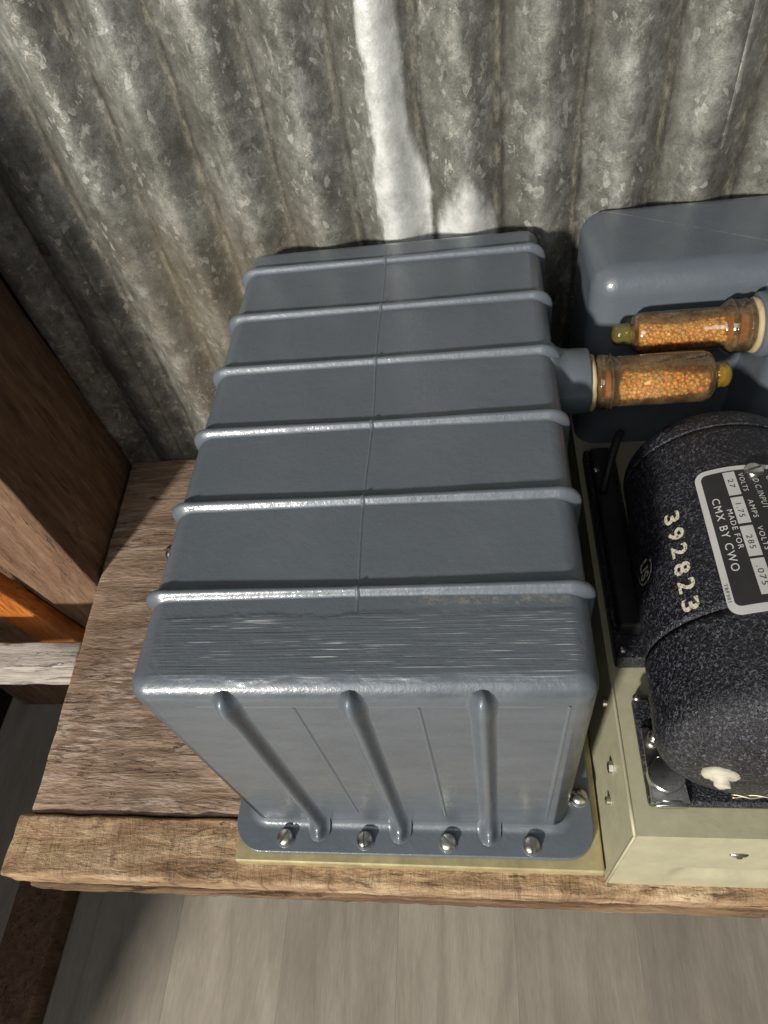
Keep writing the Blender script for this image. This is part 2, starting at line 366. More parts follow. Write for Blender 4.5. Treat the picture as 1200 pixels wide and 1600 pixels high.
def lathe(bm, prof, origin, axis='x', n=40, flip=1):
    """prof: list of (distance along axis, radius)"""
    rings = []
    O = Vector(origin)
    A = {'x': Vector((1, 0, 0)), 'y': Vector((0, 1, 0)), 'z': Vector((0, 0, 1))}[axis]*flip
    U = Vector((0, 0, 1)) if axis != 'z' else Vector((1, 0, 0)); V = A.cross(U)
    for d, r in prof:
        if r < 1e-6: rings.append([bm.verts.new(O+A*d)])
        else: rings.append([bm.verts.new(O+A*d+(U*math.cos(2*PI*k/n)+V*math.sin(2*PI*k/n))*r) for k in range(n)])
    for a, b in zip(rings, rings[1:]):
        for k in range(n):
            k2 = (k+1) % n
            if len(a) == 1 and len(b) == 1: continue
            if len(a) == 1: bm.faces.new((a[0], b[k], b[k2]))
            elif len(b) == 1: bm.faces.new((a[k], a[k2], b[0]))
            else: bm.faces.new((a[k], a[k2], b[k2], b[k]))
    for rg in (rings[0], rings[-1]):
        if len(rg) > 1: bm.faces.new(rg)
def tube(bm, pts, r, n=10):
    rings = []
    for i, p in enumerate(pts):
        p = Vector(p); t = (Vector(pts[min(i+1, len(pts)-1)])-Vector(pts[max(i-1, 0)])).normalized()
        u = t.orthogonal().normalized() if i == 0 else (u - t*u.dot(t)).normalized()
        v = t.cross(u); rr = r[i] if isinstance(r, (list, tuple)) else r
        rings.append([bm.verts.new(p+(u*math.cos(2*PI*k/n)+v*math.sin(2*PI*k/n))*rr) for k in range(n)])
    for a, b in zip(rings, rings[1:]):
        for k in range(n): bm.faces.new((a[k], a[(k+1) % n], b[(k+1) % n], b[k]))
    bm.faces.new(rings[0]); bm.faces.new(rings[-1])
def strip(bm, path, prof, closed=False):
    """a skirted ridge: path = [(pos, normal, side, scale)], prof = [(offset sideways, height)]"""
    rows = []
    for p, nrm, sd, s in path:
        rows.append([bm.verts.new(Vector(p)+Vector(sd)*(u*max(s, .12))+Vector(nrm)*(h*s if h > 0 else h)) for u, h in prof])
    rng = zip(rows, rows[1:]+([rows[0]] if closed else []))
    for a, b in rng:
        if b is rows[0] and not closed: continue
        for k in range(len(prof)-1): bm.faces.new((a[k], a[k+1], b[k+1], b[k]))
def ridge_profile(half, h, skirt=1.9):
    P = []
    for i in range(-12, 13):
        u = i/12*half*skirt; a = abs(u)/half
        hh = h*math.exp(-(a*1.25)**2.6) if a < 2 else 0
        P.append((u, hh - .00035*(abs(i)/12)**2))
    return P
def jitter(bm, amt, freq=60, verts=None, seed=0):
    from mathutils import noise as mn
    for v in (verts or bm.verts):
        d = mn.noise_vector(v.co*freq+Vector((seed, seed, seed)))
        v.co += d*amt

# ================================================================ SETTING
ZB = -.02            # top of the shelf board
ZF = -.70            # floor
floor = link('floor', (lambda b: (box(b, -2.6, 2.4, -4.4, .6, ZF-.06, ZF-.008), b)[1])(bmesh.new()), RIVETDK, kind='structure', smooth_=False)
k = 0
pw = .185
for i in range(-16, 17):
    x0 = .092 + i*pw
    off = (i*.43) % 1.25
    y = -3.6 + off
    while y < .58:
        y1 = min(y+1.25, .59)
        if y1 > -1.9 and x0 > -1.6 and x0 < 1.5 and y1-y > .05:
            b = rbox(x0+.00003, x0+pw-.00003, y+.0001, y1-.0001, ZF-.008, ZF, .0003, 1)
            link('plank', b, LAM[(i*2+int(y*3)) % 5], floor, smooth_=False)
        y += 1.25
# corrugated wall: overlapping sheets
wall = thing('corrugated_wall', 'weathered galvanised corrugated iron wall behind the grey castings', 'wall', (0, .437, ZF))
def wall_y(x, off=0): return .437 + off + .0092*math.cos(2*PI*(x-.0325)/.0625)
def sheet(x0, x1, off, seed):
    from mathutils import noise as mn
    bm = bmesh.new(); nx = int((x1-x0)/.0039); zs = [ZF+.01+(1.7-ZF)*(j/60) for j in range(61)]
    rows = []
    for z in zs:
        row = []
        for i in range(nx+1):
            x = x0+(x1-x0)*i/nx
            d = mn.noise(Vector((x*9+seed, z*6, 0)))*.0022 + mn.noise(Vector((x*30, z*18, seed)))*.0007
            dx = mn.noise(Vector((seed, z*4, x*3)))*.0035
            row.append(bm.verts.new((x+dx, wall_y(x, off)+d, z)))
        rows.append(row)
    for a, b in zip(rows, rows[1:]):
        for i in range(nx): bm.faces.new((a[i], a[i+1], b[i+1], b[i]))
    geom = bm.faces[:]
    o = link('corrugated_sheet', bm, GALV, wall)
    s = o.modifiers.new('thick', 'SOLIDIFY'); s.thickness = .0008
    return o
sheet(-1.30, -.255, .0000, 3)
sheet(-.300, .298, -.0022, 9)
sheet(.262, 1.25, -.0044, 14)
# nail in the left sheet
bm = bmesh.new(); lathe(bm, [(0, .0065), (.0015, .006), (.003, .003), (.0032, 0)], (-.333, wall_y(-.333)-.001, .262), 'y', 16, -1)
link('nail', bm, RIVETDK, wall)

# shelf
shelf = thing('wooden_shelf', 'rough wooden shelf of old brown board with a pale sawn front edge, under the equipment', 'shelf', (0, .2, ZB))
def timber(name, x0, x1, y0, y1, z0, z1, m, parent, nx=60, ny=14, nz=3, amt=.0016, seed=0, freq=45, skew=None, r=.0025):
    bm = bmesh.new()
    box(bm, x0, x1, y0, y1, z0, z1)
    def cut(axis, a, b, n):
        for i in range(1, n):
            p = [0, 0, 0]; p[axis] = a+(b-a)*i/n; nn = [0, 0, 0]; nn[axis] = 1
            bmesh.ops.bisect_plane(bm, geom=bm.verts[:]+bm.edges[:]+bm.faces[:], plane_co=p, plane_no=nn)
    bevel_all(bm, r, 2)
    cut(0, x0, x1, nx); cut(1, y0, y1, ny); cut(2, z0, z1, nz)
    jitter(bm, amt, freq, seed=seed); jitter(bm, amt*.4, freq*5, seed=seed+5)
    if skew:
        for v in bm.verts: v.co = skew(v.co)
    return link(name, bm, m, parent)
def taper(c):      # the board is a little wider on the left at the back
    if c.x < -.2: c.x += -.06*(c.y-.0)*((-c.x-.2)/.14)
    return c
timber('board', -.340, .62, .0065, .424, ZB-.030, ZB, W_BOARD, shelf, 70, 34, 3, .0011, 1, 40, taper)
timber('front_rail', -.349, .62, -.0445, .0045, ZB-.026, ZB+.0035, W_EDGE, shelf, 120, 12, 4, .0012, 4, 50)
timber('splintered_lip', -.338, .62, -.0475, -.006, ZB-.045, ZB-.0275, W_LIP, shelf, 150, 8, 4, .0014, 8, 90)

# left timbers
stud = thing('wall_stud', 'brown upright wall stud rising left of the shelf board', 'timber', (-.40, .33, ZF))
def twist(c):
    t = (c.y-.243)/.183
    c.x -= (1-t)*.016*(c.z+.02) + t*(.046*(c.z+.035)+.013)
    return c
timber('post', -.445, -.357, .243, .426, ZF+.01, 1.3, W_STUD, stud, 4, 6, 60, .0012, 2, 22, twist)
b = bmesh.new(); box(b, -.022, .022, -.011, .011, -.19, .35); bevel_all(b, .002, 1)
bmesh.ops.rotate(b, verts=b.verts, cent=(0, 0, 0), matrix=Matrix.Rotation(.235, 3, 'Y').to_3x3().inverted())
bmesh.ops.translate(b, verts=b.verts, vec=(-.468, .231, 0.0))
o = link('batten', b, W_ORANGE); tag(o, 'batten coloured as a sunlit orange sliver, leaning against the brown stud at the left edge', 'batten')
rail = timber('cross_rail', -.95, -.349, .146, .176, ZB-.045, ZB-.002, W_GREY, None, 50, 4, 5, .0014, 11, 60)
tag(rail, 'whitish weathered cross rail butting against the left side of the shelf', 'timber')
rear = timber('backing_timber', -.75, -.449, .30, .345, -.5, .9, W_STUD, None, 10, 3, 30, .0012, 21, 22)
tag(rear, 'light brown upright timber half hidden behind the sunlit orange batten', 'timber')
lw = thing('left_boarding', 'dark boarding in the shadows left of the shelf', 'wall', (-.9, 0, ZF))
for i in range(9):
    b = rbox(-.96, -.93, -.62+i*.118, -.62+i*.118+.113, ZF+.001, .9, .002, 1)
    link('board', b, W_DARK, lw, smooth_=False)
bp = timber('floor_timber', -.742, -.655, -1.0, .42, ZF+.001, ZF+.05, W_STUD, None, 6, 40, 3, .0015, 31, 20)
tag(bp, 'brown timber lying along the floor below the shelf, at the lower left', 'timber')
lowp = timber('shadow_blocker', -1.65, -.868, -.985, -.94, ZF+.001, .52, W_DARK, None, 12, 2, 8, .001, 33, 20)  # added out of view to cast the shadow on the floor
tag(lowp, 'added dark plank partition standing on the floor in front, left of the door light', 'blocker')

# ================================================================ THE CASE
H = .256; XL = -.1268; XR = .1225; DP = .414
case = thing('cast_metal_case', 'large grey enamelled cast case with six ribs across its lid, bolted down in the middle', 'case', (0, .2, -.005))
def case_body():
    bm = bmesh.new(); box(bm, XL, XR, 0, DP, -.003, H)
    es = [e for e in bm.edges if not all(v.co.z < .1 for v in e.verts)]
    bmesh.ops.bevel(bm, geom=es, offset=.0118, segments=8, profile=.5, affect='EDGES')
    return bm
bm = case_body()
for i in range(1, 12):
    bmesh.ops.bisect_plane(bm, geom=bm.verts[:]+bm.edges[:]+bm.faces[:], plane_co=(0, DP*i/12, 0), plane_no=(0, 1, 0))
link('body', bm, PAINT_TOP, case, wn=True)
R = .0125
def lid_path(y, z_end=.02, top=H, end_scale=.6):
    P = []
    def add(x, z, nx, nz, s): P.append(((x, y, z), (nx, 0, nz), (0, 1, 0), s))
    for i in range(13):
        t = i/12; z = z_end+(top-R-z_end)*t
        add(XL, z, -1, 0, end_scale + (1-end_scale)*min(1, t*1.3))
    for i in range(1, 10):
        a = PI - i/10*PI/2; add(XL+R+R*math.cos(a), top-R+R*math.sin(a), math.cos(a), math.sin(a), 1.0+.35*math.sin(i/10*PI))
    for i in range(33):
        x = XL+R+(XR-XL-2*R)*i/32; add(x, top, 0, 1, .92+.08*math.cos(i/32*2*PI)+random.uniform(-.02, .02))
    for i in range(1, 10):
        a = PI/2 - i/10*PI/2; add(XR-R+R*math.cos(a), top-R+R*math.sin(a), math.cos(a), math.sin(a), 1.0+.30*math.sin(i/10*PI))
    for i in range(13):
        t = 1-i/12; z = z_end+(top-R-z_end)*t
        add(XR, z, 1, 0, end_scale + (1-end_scale)*min(1, t*1.3))
    return P
for i, y in enumerate((.0605, .125, .1895, .2535, .3165, .380)):
    bm = bmesh.new(); strip(bm, lid_path(y), ridge_profile(.0039, .0042))
    link('rib', bm, PAINT, case, recalc=False)
# casting seam down the middle
bm = bmesh.new()
sm = []
y = .047
ribs_y = (.0605, .125, .1895, .2535, .3165, .380)
while y < .402:
    hb = sum(.0042*math.exp(-((abs(y-r)/.0039)*1.25)**2.6) for r in ribs_y if abs(y-r) < .011)
    sm.append(((-.003-.002*(y/.4)+.0008*math.sin(y*40), y, H+hb*.93), (0, 0, 1), (1, 0, 0), 1)); y += .0014
strip(bm, sm, [(-.0013, -.0002), (-.0007, .0001), (-.0003, .00028), (0, .0004), (.0003, .00028), (.0007, .0001), (.0013, -.0002)])
link('casting_seam', bm, PAINT, case, recalc=False)
# front ribs, with swollen ends
def front_path(x, lean=0):
    P = []; Q = []
    r = .010
    for i in range(8):
        a = math.radians(46 - i*46/7); Q.append((R-R*math.cos(a), H-R+R*math.sin(a), -math.cos(a), math.sin(a)))
    zt = H-R
    for i in range(1, 50):
        Q.append((0, zt+(.012-zt)*i/49, -1, 0))
    for i in range(1, 9):
        a = i/8*PI/2; Q.append((-(r-r*math.cos(a)), .012-(r*math.sin(a)), -math.cos(a), math.sin(a)))
    for i in range(1, 6): Q.append((-r-.0012*i, .0020, 0, 1))
    Ls = [0.]
    for a, b in zip(Q, Q[1:]): Ls.append(Ls[-1]+math.hypot(a[0]-b[0], a[1]-b[1]))
    tot = Ls[-1]
    for q, l in zip(Q, Ls):
        e0 = min(1, l/.0065); e1 = min(1, (tot-l)/.009)
        s = math.sqrt(max(0, 1-(1-e0)**2))*math.sqrt(max(0, 1-(1-e1)**2.0))
        s *= 1+.20*math.exp(-((l-.013)/.009)**2)+.10*math.exp(-((tot-l-.018)/.010)**2)
        P.append(((x+lean*l/tot, q[0], q[1]), (0, q[2], q[3]), (1, 0, 0), max(s, .02)))
    return P
for x, lean in ((-.0715, .0), (-.0035, -.003), (.0640, -.001)):
    bm = bmesh.new(); strip(bm, front_path(x, lean), ridge_profile(.0056, .0068, 1.5))
    link('gusset', bm, PAINT, case, recalc=False)
for x, z0, z1, lean in ((-.036, .238, .030, 0), (.031, .238, .026, 0), (.1075, .240, .020, -.002)):
    bm = bmesh.new(); P = [((x+lean*i/20, 0, z0+(z1-z0)*i/20), (0, -1, 0), (1, 0, 0), .6+.4*math.sin(i/20*PI)) for i in range(21)]
    strip(bm, P, [(-.0022, -.0002), (-.0012, .0002), (-.0006, .0007), (0, .0010), (.0006, .0007), (.0012, .0002), (.0022, -.0002)])
    link('casting_line', bm, PAINT, case, recalc=False)
bm = bmesh.new(); P = [((-.09+.185*i/30, 0, .2385+.0004*math.sin(i)), (0, -1, 0), (0, 0, 1), .8) for i in range(31)]
strip(bm, P, [(-.0016, -.0002), (-.0006, .0003), (0, .0005), (.0006, .0003), (.0016, -.0002)])
link('casting_line', bm, PAINT, case, recalc=False)
# flange with a fillet round the foot of the body
def rrect(x0, x1, y0, y1, r, n=8):
    P = []
    for cx, cy, a0 in ((x1-r, y1-r, 0), (x0+r, y1-r, PI/2), (x0+r, y0+r, PI), (x1-r, y0+r, 1.5*PI)):
        for i in range(n+1):
            a = a0+i/n*PI/2; P.append((cx+r*math.cos(a), cy+r*math.sin(a), math.cos(a), math.sin(a)))
    return P
def flange_mesh():
    bm = bmesh.new(); rings = []
    inner = rrect(XL, XR, 0, DP, .0125)
    outer = rrect(-.1420, .1425, -.0235, DP+.004, .0235)
    F = .0075
    for i in range(7):
        a = i/6*PI/2
        rings.append([bm.verts.new((x+nx*(F-F*math.cos(a))-nx*.0003, y+ny*(F-F*math.cos(a))-ny*.0003, F-F*math.sin(a))) for x, y, nx, ny in inner])
    for dr, z in ((-.0014, 0), (-.0004, -.0005), (0, -.0016), (0, -.0042), (-.0008, -.0055)):
        ring = []
        for x, y, nx, ny in outer:
            sc_ = .0006*math.sin(x*95)*(1 if y < 0 else 0)
            ring.append(bm.verts.new((x+nx*dr, y+ny*dr-sc_, z)))
        rings.append(ring)
    n = len(inner)
    for a, b in zip(rings, rings[1:]):
        for k in range(n): bm.faces.new((a[k], a[(k+1) % n], b[(k+1) % n], b[k]))
    bm.faces.new(rings[-1])
    return bm
link('flange', flange_mesh(), PAINT, case, wn=True)
# slotted fillister screws
def screw(parent, loc, rad=.0064, hgt=.0062, ang=0., tilt=None, name='screw', m=STEEL):
    """domed head cut by a real slot: two half domes standing on a low drum"""
    n = 32; sl = rad*.15; dep = hgt*.5
    prof = [(0, 1.0), (hgt*.45, 1.0), (hgt*.62, .97), (hgt*.80, .84), (hgt*.92, .62), (hgt*.98, .36), (hgt, .0)]
    bm = bmesh.new()
    lathe(bm, [(0, rad*.96), (hgt-dep, rad*.96), (hgt-dep, 0)], (0, 0, 0), 'z', n)
    for s in (-1, 1):
        b_ = bmesh.new(); lathe(b_, [(d, r*rad) for d, r in prof], (0, 0, 0), 'z', n)
        res = bmesh.ops.bisect_plane(b_, geom=b_.verts[:]+b_.edges[:]+b_.faces[:], plane_co=(s*sl, 0, 0), plane_no=(s, 0, 0), clear_inner=True)
        ed = [g for g in res['geom_cut'] if isinstance(g, bmesh.types.BMEdge)]
        bmesh.ops.contextual_create(b_, geom=ed)
        bmesh.ops.recalc_face_normals(b_, faces=b_.faces)
        me_ = bpy.data.meshes.new('t'); b_.to_mesh(me_); b_.free(); bm.from_mesh(me_); bpy.data.meshes.remove(me_)
    M_ = Matrix.Translation(loc) @ (tilt or Matrix.Identity(4)) @ Matrix.Rotation(ang, 4, 'Z')
    bmesh.ops.transform(bm, matrix=M_, verts=bm.verts)
    o = link(name, bm, m, parent, smooth_=True, recalc=False)
    o.data.set_sharp_from_angle(angle=.7)
    return o
def washer(parent, loc, rad=.0074):
    bm = bmesh.new(); lathe(bm, [(0, rad), (.0008, rad), (.0010, rad*.93), (.0010, 0)], loc, 'z', 24)
    link('washer', bm, PAINT, parent)
for x, y, a in ((-.0985, -.0135, -.55), (-.034, -.0138, .10), (.031, -.0140, .80), (.0945, -.0145, .06), (.1335, .0215, 1.0)):
    washer(case, (x, y, 0)); screw(case, (x, y, .0008), ang=a)
# side boss that carries the lower cartridge
bm = bmesh.new()
lathe(bm, [(-.004, .031), (.0, .0290), (.003, .0262), (.006, .0246), (.010, .0240), (.0235, .0236), (.0253, .0226), (.0255, .0195), (.022, .0190)], (XR, .2550, .2230), 'x', 48)
link('side_boss', bm, PAINT, case)
# fitting on the left side
bm = bmesh.new(); lathe(bm, [(0, .0055), (.0065, .0055), (.008, .0045), (.0082, 0)], (XL, .1055, .234), 'x', 20, -1)
link('side_fitting', bm, NICKEL, case)

# ================================================================ REAR HOUSING (right, at the back)
hs = thing('cast_metal_housing', 'smooth grey enamelled cast housing against the wall at the upper right', 'housing', (.28, .37, ZB))
bm = rbox(.1575, .46, .321, .4265, ZB+.002, .2625, .019, 8)
link('body', bm, PAINT_H, hs, wn=True)
bm = rbox(.2795, .46, .262, .40, ZB+.002, .252, .017, 8)
link('front_lobe', bm, PAINT, hs, wn=True)
bm = bmesh.new(); lathe(bm, [(0, .024), (.008, .0235), (.0095, .0215), (.0098, 0)], (.281, .2960, .2295), 'x', 40, -1)
link('side_boss', bm, PAINT, hs)

# ================================================================ AMBER CARTRIDGES
def granules(x0, x1, cy, cz, rad, n, parent, seed):
    rnd = random.Random(seed); bm = bmesh.new()
    lathe(bm, [(0, rad-.003), (x1-x0, rad-.003)], (x0, cy, cz), 'x', 24)
    for i in range(n):
        a = rnd.uniform(0, 2*PI); x = rnd.uniform(x0, x1); rr = rad-.0024+rnd.uniform(-.0014, .0002); s = rnd.uniform(.0014, .0025)
        r = bmesh.ops.create_icosphere(bm, subdivisions=1, radius=s)
        mtx = Matrix.Translation((x, cy+rr*math.cos(a), cz+rr*math.sin(a))) @ Matrix.Rotation(rnd.uniform(0, 6), 4, 'X') @ Matrix.Diagonal((1, rnd.uniform(.7, 1.2), 1, 1))
        bmesh.ops.transform(bm, matrix=mtx, verts=r['verts'])
    o = link('granules', bm, GRAN, parent, kind='stuff'); return o
def cartridge(label, x_base, d, cy, cz, r_col, r_tube, length, col_len, nub_mat, r_nub, nub_len, seed):
    t = thing('desiccant_cartridge', label, 'glass cartridge', (x_base, cy, cz), 'amber desiccant cartridges')
    bm = bmesh.new()
    lathe(bm, [(0, r_col+.0004), (.0008, r_col+.0009), (.0026, r_col+.0005), (.0034, r_col-.001), (.0034, 0)], (x_base, cy, cz), 'x', 40, d)
    jitter(bm, .0005, 200); link('gasket', bm, CREAM, t)
    L_ = length; rt_ = r_tube
    bm = bmesh.new()
    lathe(bm, [(.004, r_col*.5), (.004, r_col-.001), (.006, r_col), (col_len-.003, r_col-.0004), (col_len, r_col-.0022), (col_len+.003, rt_), (L_*.6, rt_+.0002), (L_-.008, rt_), (L_-.004, rt_*.94), (L_-.0012, rt_*.80), (L_, rt_*.58), (L_, 0)], (x_base, cy, cz), 'x', 48, d)
    link('glass_tube', bm, AMBER, t)
    bm = bmesh.new()
    lathe(bm, [(L_-.001, r_nub*.8), (L_+.001, r_nub*.95), (L_+nub_len*.25, r_nub), (L_+nub_len*.45, r_nub*.93), (L_+nub_len*.55, r_nub), (L_+nub_len*.75, r_nub*.95), (L_+nub_len*.92, r_nub*.65), (L_+nub_len, 0)], (x_base, cy, cz), 'x', 32, d)
    link('glass_nub', bm, nub_mat, t)
    xa, xb = x_base+d*(col_len+.001), x_base+d*(L_-.006)
    granules(min(xa, xb), max(xa, xb), cy, cz, rt_-.0006, 1050, t, seed)
    bm = bmesh.new(); lathe(bm, [(.004, r_col-.006), (col_len, r_col-.007)], (x_base, cy, cz), 'x', 24, d)
    link('inner_sleeve', bm, BROWNIN, t)
    # clear-ish ring bands on the collar
    bm = bmesh.new()
    for q in (.35, .8):
        c0 = bm.verts[:] ; lathe(bm, [(col_len*q-.0008, r_col-.0002), (col_len*q, r_col+.0006), (col_len*q+.0008, r_col-.0002)], (x_base, cy, cz), 'x', 40, d)
    link('glass_ring', bm, AMBER, t)
    return t
cartridge('amber glass cartridge of orange granules plugged into the side boss of the ribbed case', .1480, 1, .2520, .2230, .0200, .0182, .086, .018, AMBERY, .0088, .0125, 1)
cartridge('amber glass cartridge plugged into the smooth rear housing, its olive nub pointing left', .2716, -1, .2960, .2295, .0195, .0150, .088, .022, OLIVEG, .0085, .0145, 2)

# ================================================================ CHASSIS
ch = thing('equipment_chassis', 'olive yellow metal chassis under the case and the black motor', 'chassis', (.1, .15, ZB))
bm = rbox(-.1405, .1475, -.0300, .405, ZB+.0015, -.0062, .0015, 2); link('base_tray', bm, YELLOW, ch, smooth_=False)
bm = bmesh.new()
ZC = .082
v = [(.1485, -.0345), (.46, -.0345)]
# channel: top plate, sloping left side, front skirt with a pressed groove
def quadbox(bm, pts, th, d):
    d = Vector(d)*th; a = [bm.verts.new(p) for p in pts]; b2 = [bm.verts.new(Vector(p)+d) for p in pts]
    bm.faces.new(a); bm.faces.new(b2[::-1])
    for i in range(4): bm.faces.new((a[i], b2[i], b2[(i+1) % 4], a[(i+1) % 4]))
quadbox(bm, [(.1575, -.0235, ZC), (.46, -.0235, ZC), (.46, .40, ZC), (.1575, .40, ZC)], .003, (0, 0, -1))
bevel_all(bm, .0012, 2); link('top_plate', bm, OLIVE, ch, smooth_=False)
bm = bmesh.new(); quadbox(bm, [(.1480, -.0350, ZB+.001), (.1480, .40, ZB+.001), (.1571, .40, ZC-.0008), (.1571, -.0238, ZC-.0008)], .0022, (1, 0, 0))
bevel_all(bm, .0008, 1); link('side_plate', bm, OLIVE, ch, smooth_=False)
bm = bmesh.new(); nx, nz = 60, 40; g = []
for j in range(nz+1):
    row = []
    for i in range(nx+1):
        s = i/nx; t = j/nz
        xl = .1482+(.1573-.1482)*t; x = xl+(.46-xl)*s; z = ZB+.001+(ZC-.0006-ZB-.001)*t; y = -.0352+(.0115)*t
        # groove: begins right of the corner, runs along at low height
        gx = 1/(1+math.exp(-(x-.196)*420)); gz = math.exp(-((z-.012)/.0085)**4)
        y += .0045*gx*gz
        row.append(bm.verts.new((x, y, z)))
    g.append(row)
for a, b2 in zip(g, g[1:]):
    for i in range(nx): bm.faces.new((a[i], a[i+1], b2[i+1], b2[i]))
link('front_skirt', bm, OLIVE, ch, recalc=False)
# bright weld/bend bead along the two corner edges
bm = bmesh.new(); tube(bm, [(.1482, -.0352, ZB+.002), (.1526, -.0296, .031), (.1573, -.0238, ZC-.001)], .0011, 8); link('corner_bead', bm, OLIVE, ch)
bm = bmesh.new(); tube(bm, [(.1573, -.0238+.42*i/20, ZC-.0006) for i in range(21)], .0013, 8); link('edge_bead', bm, OLIVE, ch)
# slot in the skirt with a rivet
bm = bmesh.new(); lathe(bm, [(0, .0065), (.0012, .006), (.0022, .004), (.0024, 0)], (.2275, -.0265, .052), 'y', 20, -1)
for v_ in bm.verts: v_.co.z = .052+(v_.co.z-.052)*.42
link('rivet', bm, STEEL, ch)
bm = bmesh.new(); lathe(bm, [(0, .0020), (.003, .0018), (.0031, 0)], (.2275, -.0265, .0515), 'y', 12, -1); link('rivet_hole', bm, RIVETDK, ch)
# small nuts and bolt on the side plate
for (y, z, r) in ((.030, .050, .0045), (.012, .030, .003), (.075, .060, .003)):
    bm = bmesh.new(); lathe(bm, [(0, r), (.003, r), (.0036, r*.6), (.0037, 0)], (.1525+(z-.03)*.09, y, z), 'x', 6 if r > .004 else 12, -1)
    link('side_bolt', bm, STEEL, ch, smooth_=False)

# ================================================================ MOTOR
CX, CZ = .2368, .1582; RF = .0714; Y0, Y1 = -.0125, .2360
def mr(y):
    r = RF*(1-.1652*max(0, min(1, (y-Y0-.0316)/(Y1-Y0-.0316))))
    if y < Y0+.0316: r = RF*max(0, 1-(1-(y-Y0)/.0316)**2.52)**.5
    if y > Y1-.024: r *= 1-.30*((y-Y1+.024)/.024)**2
    return r
mo = thing('black_motor', 'black wrinkle painted barrel motor with a nameplate, on the olive chassis', 'motor', (CX, .1, ZC))
def motor_part(name, ya, yb, extra=0, cap0=False, cap1=False):
    bm = bmesh.new(); n = 30; P = []
    for i in range(n+1):
        t = i/n
        if ya <= Y0+1e-6: t = t**1.8
        y = ya+(yb-ya)*t; P.append((y, mr(y)+extra))
    if cap0: P = [(ya, 0)]+[p for p in P if p[1] > 1e-4]
    if cap1: P = P+[(yb, 0)]
    lathe(bm, P, (CX, 0, CZ), 'y', 96)
    for v in bm.verts: pass
    return link(name, bm, WRINK, mo)
motor_part('end_bell', Y0, .0655, .0006, cap0=True)
motor_part('barrel', .0665, .206, 0)
motor_part('rear_bell', .207, Y1, .0005, cap1=True)
for y in (.066, .2065):
    bm = bmesh.new(); lathe(bm, [(y-.0007, mr(y)-.0014), (y+.0007, mr(y)-.0014)], (CX, 0, CZ), 'y', 96); link('seam', bm, RUBBER, mo)
bm = rbox(.168, .46, -.0065, .067, ZC+.0004, ZC+.0085, .003, 3); link('foot_plate', bm, WRINK, mo, wn=True)
bm = rbox(.186, .30, .02, .21, ZC+.006, CZ-.045, .004, 2); link('saddle', bm, WRINK, mo, wn=True)
for y in (.066, .118):       # glints of mounting hardware low on the side
    bm = bmesh.new(); lathe(bm, [(0, .0030), (.0022, .0028), (.003, .0012), (.0031, 0)], (.1712, y, .0905), 'z', 14); link('stud_nut', bm, STEEL, mo)
# machined clamp block by the front left foot
clamp = thing('clamp_block', 'bright machined clamp block beside the front foot of the black motor', 'clamp', (.184, .015, ZC+.0085))
bm = bmesh.new(); q = [(.1700, .0430), (.1745, .0430), (.1915, .010), (.1925, -.0062), (.1690, -.0062)]
a = [bm.verts.new((x, y, ZC+.0088)) for x, y in q]; b2 = [bm.verts.new((x, y, ZC+.0128)) for x, y in q]
bm.faces.new(a[::-1]); bm.faces.new(b2)
for i in range(5): bm.faces.new((a[i], a[(i+1) % 5], b2[(i+1) % 5], b2[i]))
bevel_all(bm, .0008, 2); link('plate', bm, NICKEL, clamp, smooth_=False)
bm = bmesh.new(); lathe(bm, [(0, .0118), (.0070, .0118), (.0078, .0110), (.0078, 0)], (.1798, .0098, ZC+.0126), 'z', 40); o = link('knob', bm, NICKEL, clamp); o.data.set_sharp_from_angle(angle=.5)
bm = bmesh.new(); lathe(bm, [(0, .0042), (.007, .0042), (.0088, .003), (.0092, 0)], (.1765, .0350, ZC+.0126), 'z', 24); link('pin', bm, NICKEL, clamp)
bm = bmesh.new(); lathe(bm, [(0, 0.0), (0, .0105), (.0012, .0112), (.0030, .0112), (.0038, .0102), (.0038, .0)], (.1815, -.0048, ZC+.0105), 'y', 40, -1)
for v_ in bm.verts: v_.co.z = ZC+.0098+(v_.co.z-(ZC+.0105))*.34
link('roller', bm, NICKEL, clamp)
# sealing button with twisted wire on the end bell
seal = thing('sealing_button', 'pale wax sealing button with twisted wire on the front of the motor', 'seal', (.2, -.01, .15))
mt = Matrix.Translation((.1960, -.0075, .1590)) @ Vector((-.12, -.97, -.05)).to_track_quat('Z', 'Y').to_matrix().to_4x4()
bm = bmesh.new(); lathe(bm, [(-.004, .0120), (.0005, .0122), (.0022, .0112), (.0030, .0085), (.0030, .0075), (.0042, .0072), (.0046, .0050), (.0080, .0052), (.0090, .0042), (.0092, 0)], (0, 0, 0), 'z', 36)
jitter(bm, .0009, 300); bmesh.ops.transform(bm, matrix=mt@Matrix.Scale(.84, 4), verts=bm.verts); link('button', bm, PUTTY, seal)
for s in (0, PI):
    pts = []
    for i in range(60):
        t = i/59; x = .2000+.078*t; y = -.0185-.001*math.sin(t*9); z = .1555+.004*math.sin(t*5)+.010*t*t
        a = t*26+s; pts.append((x, y+.0008*math.cos(a), z+.0008*math.sin(a)))
    bm = bmesh.new(); tube(bm, pts, .00045, 6); link('wire', bm, WIRE, seal)

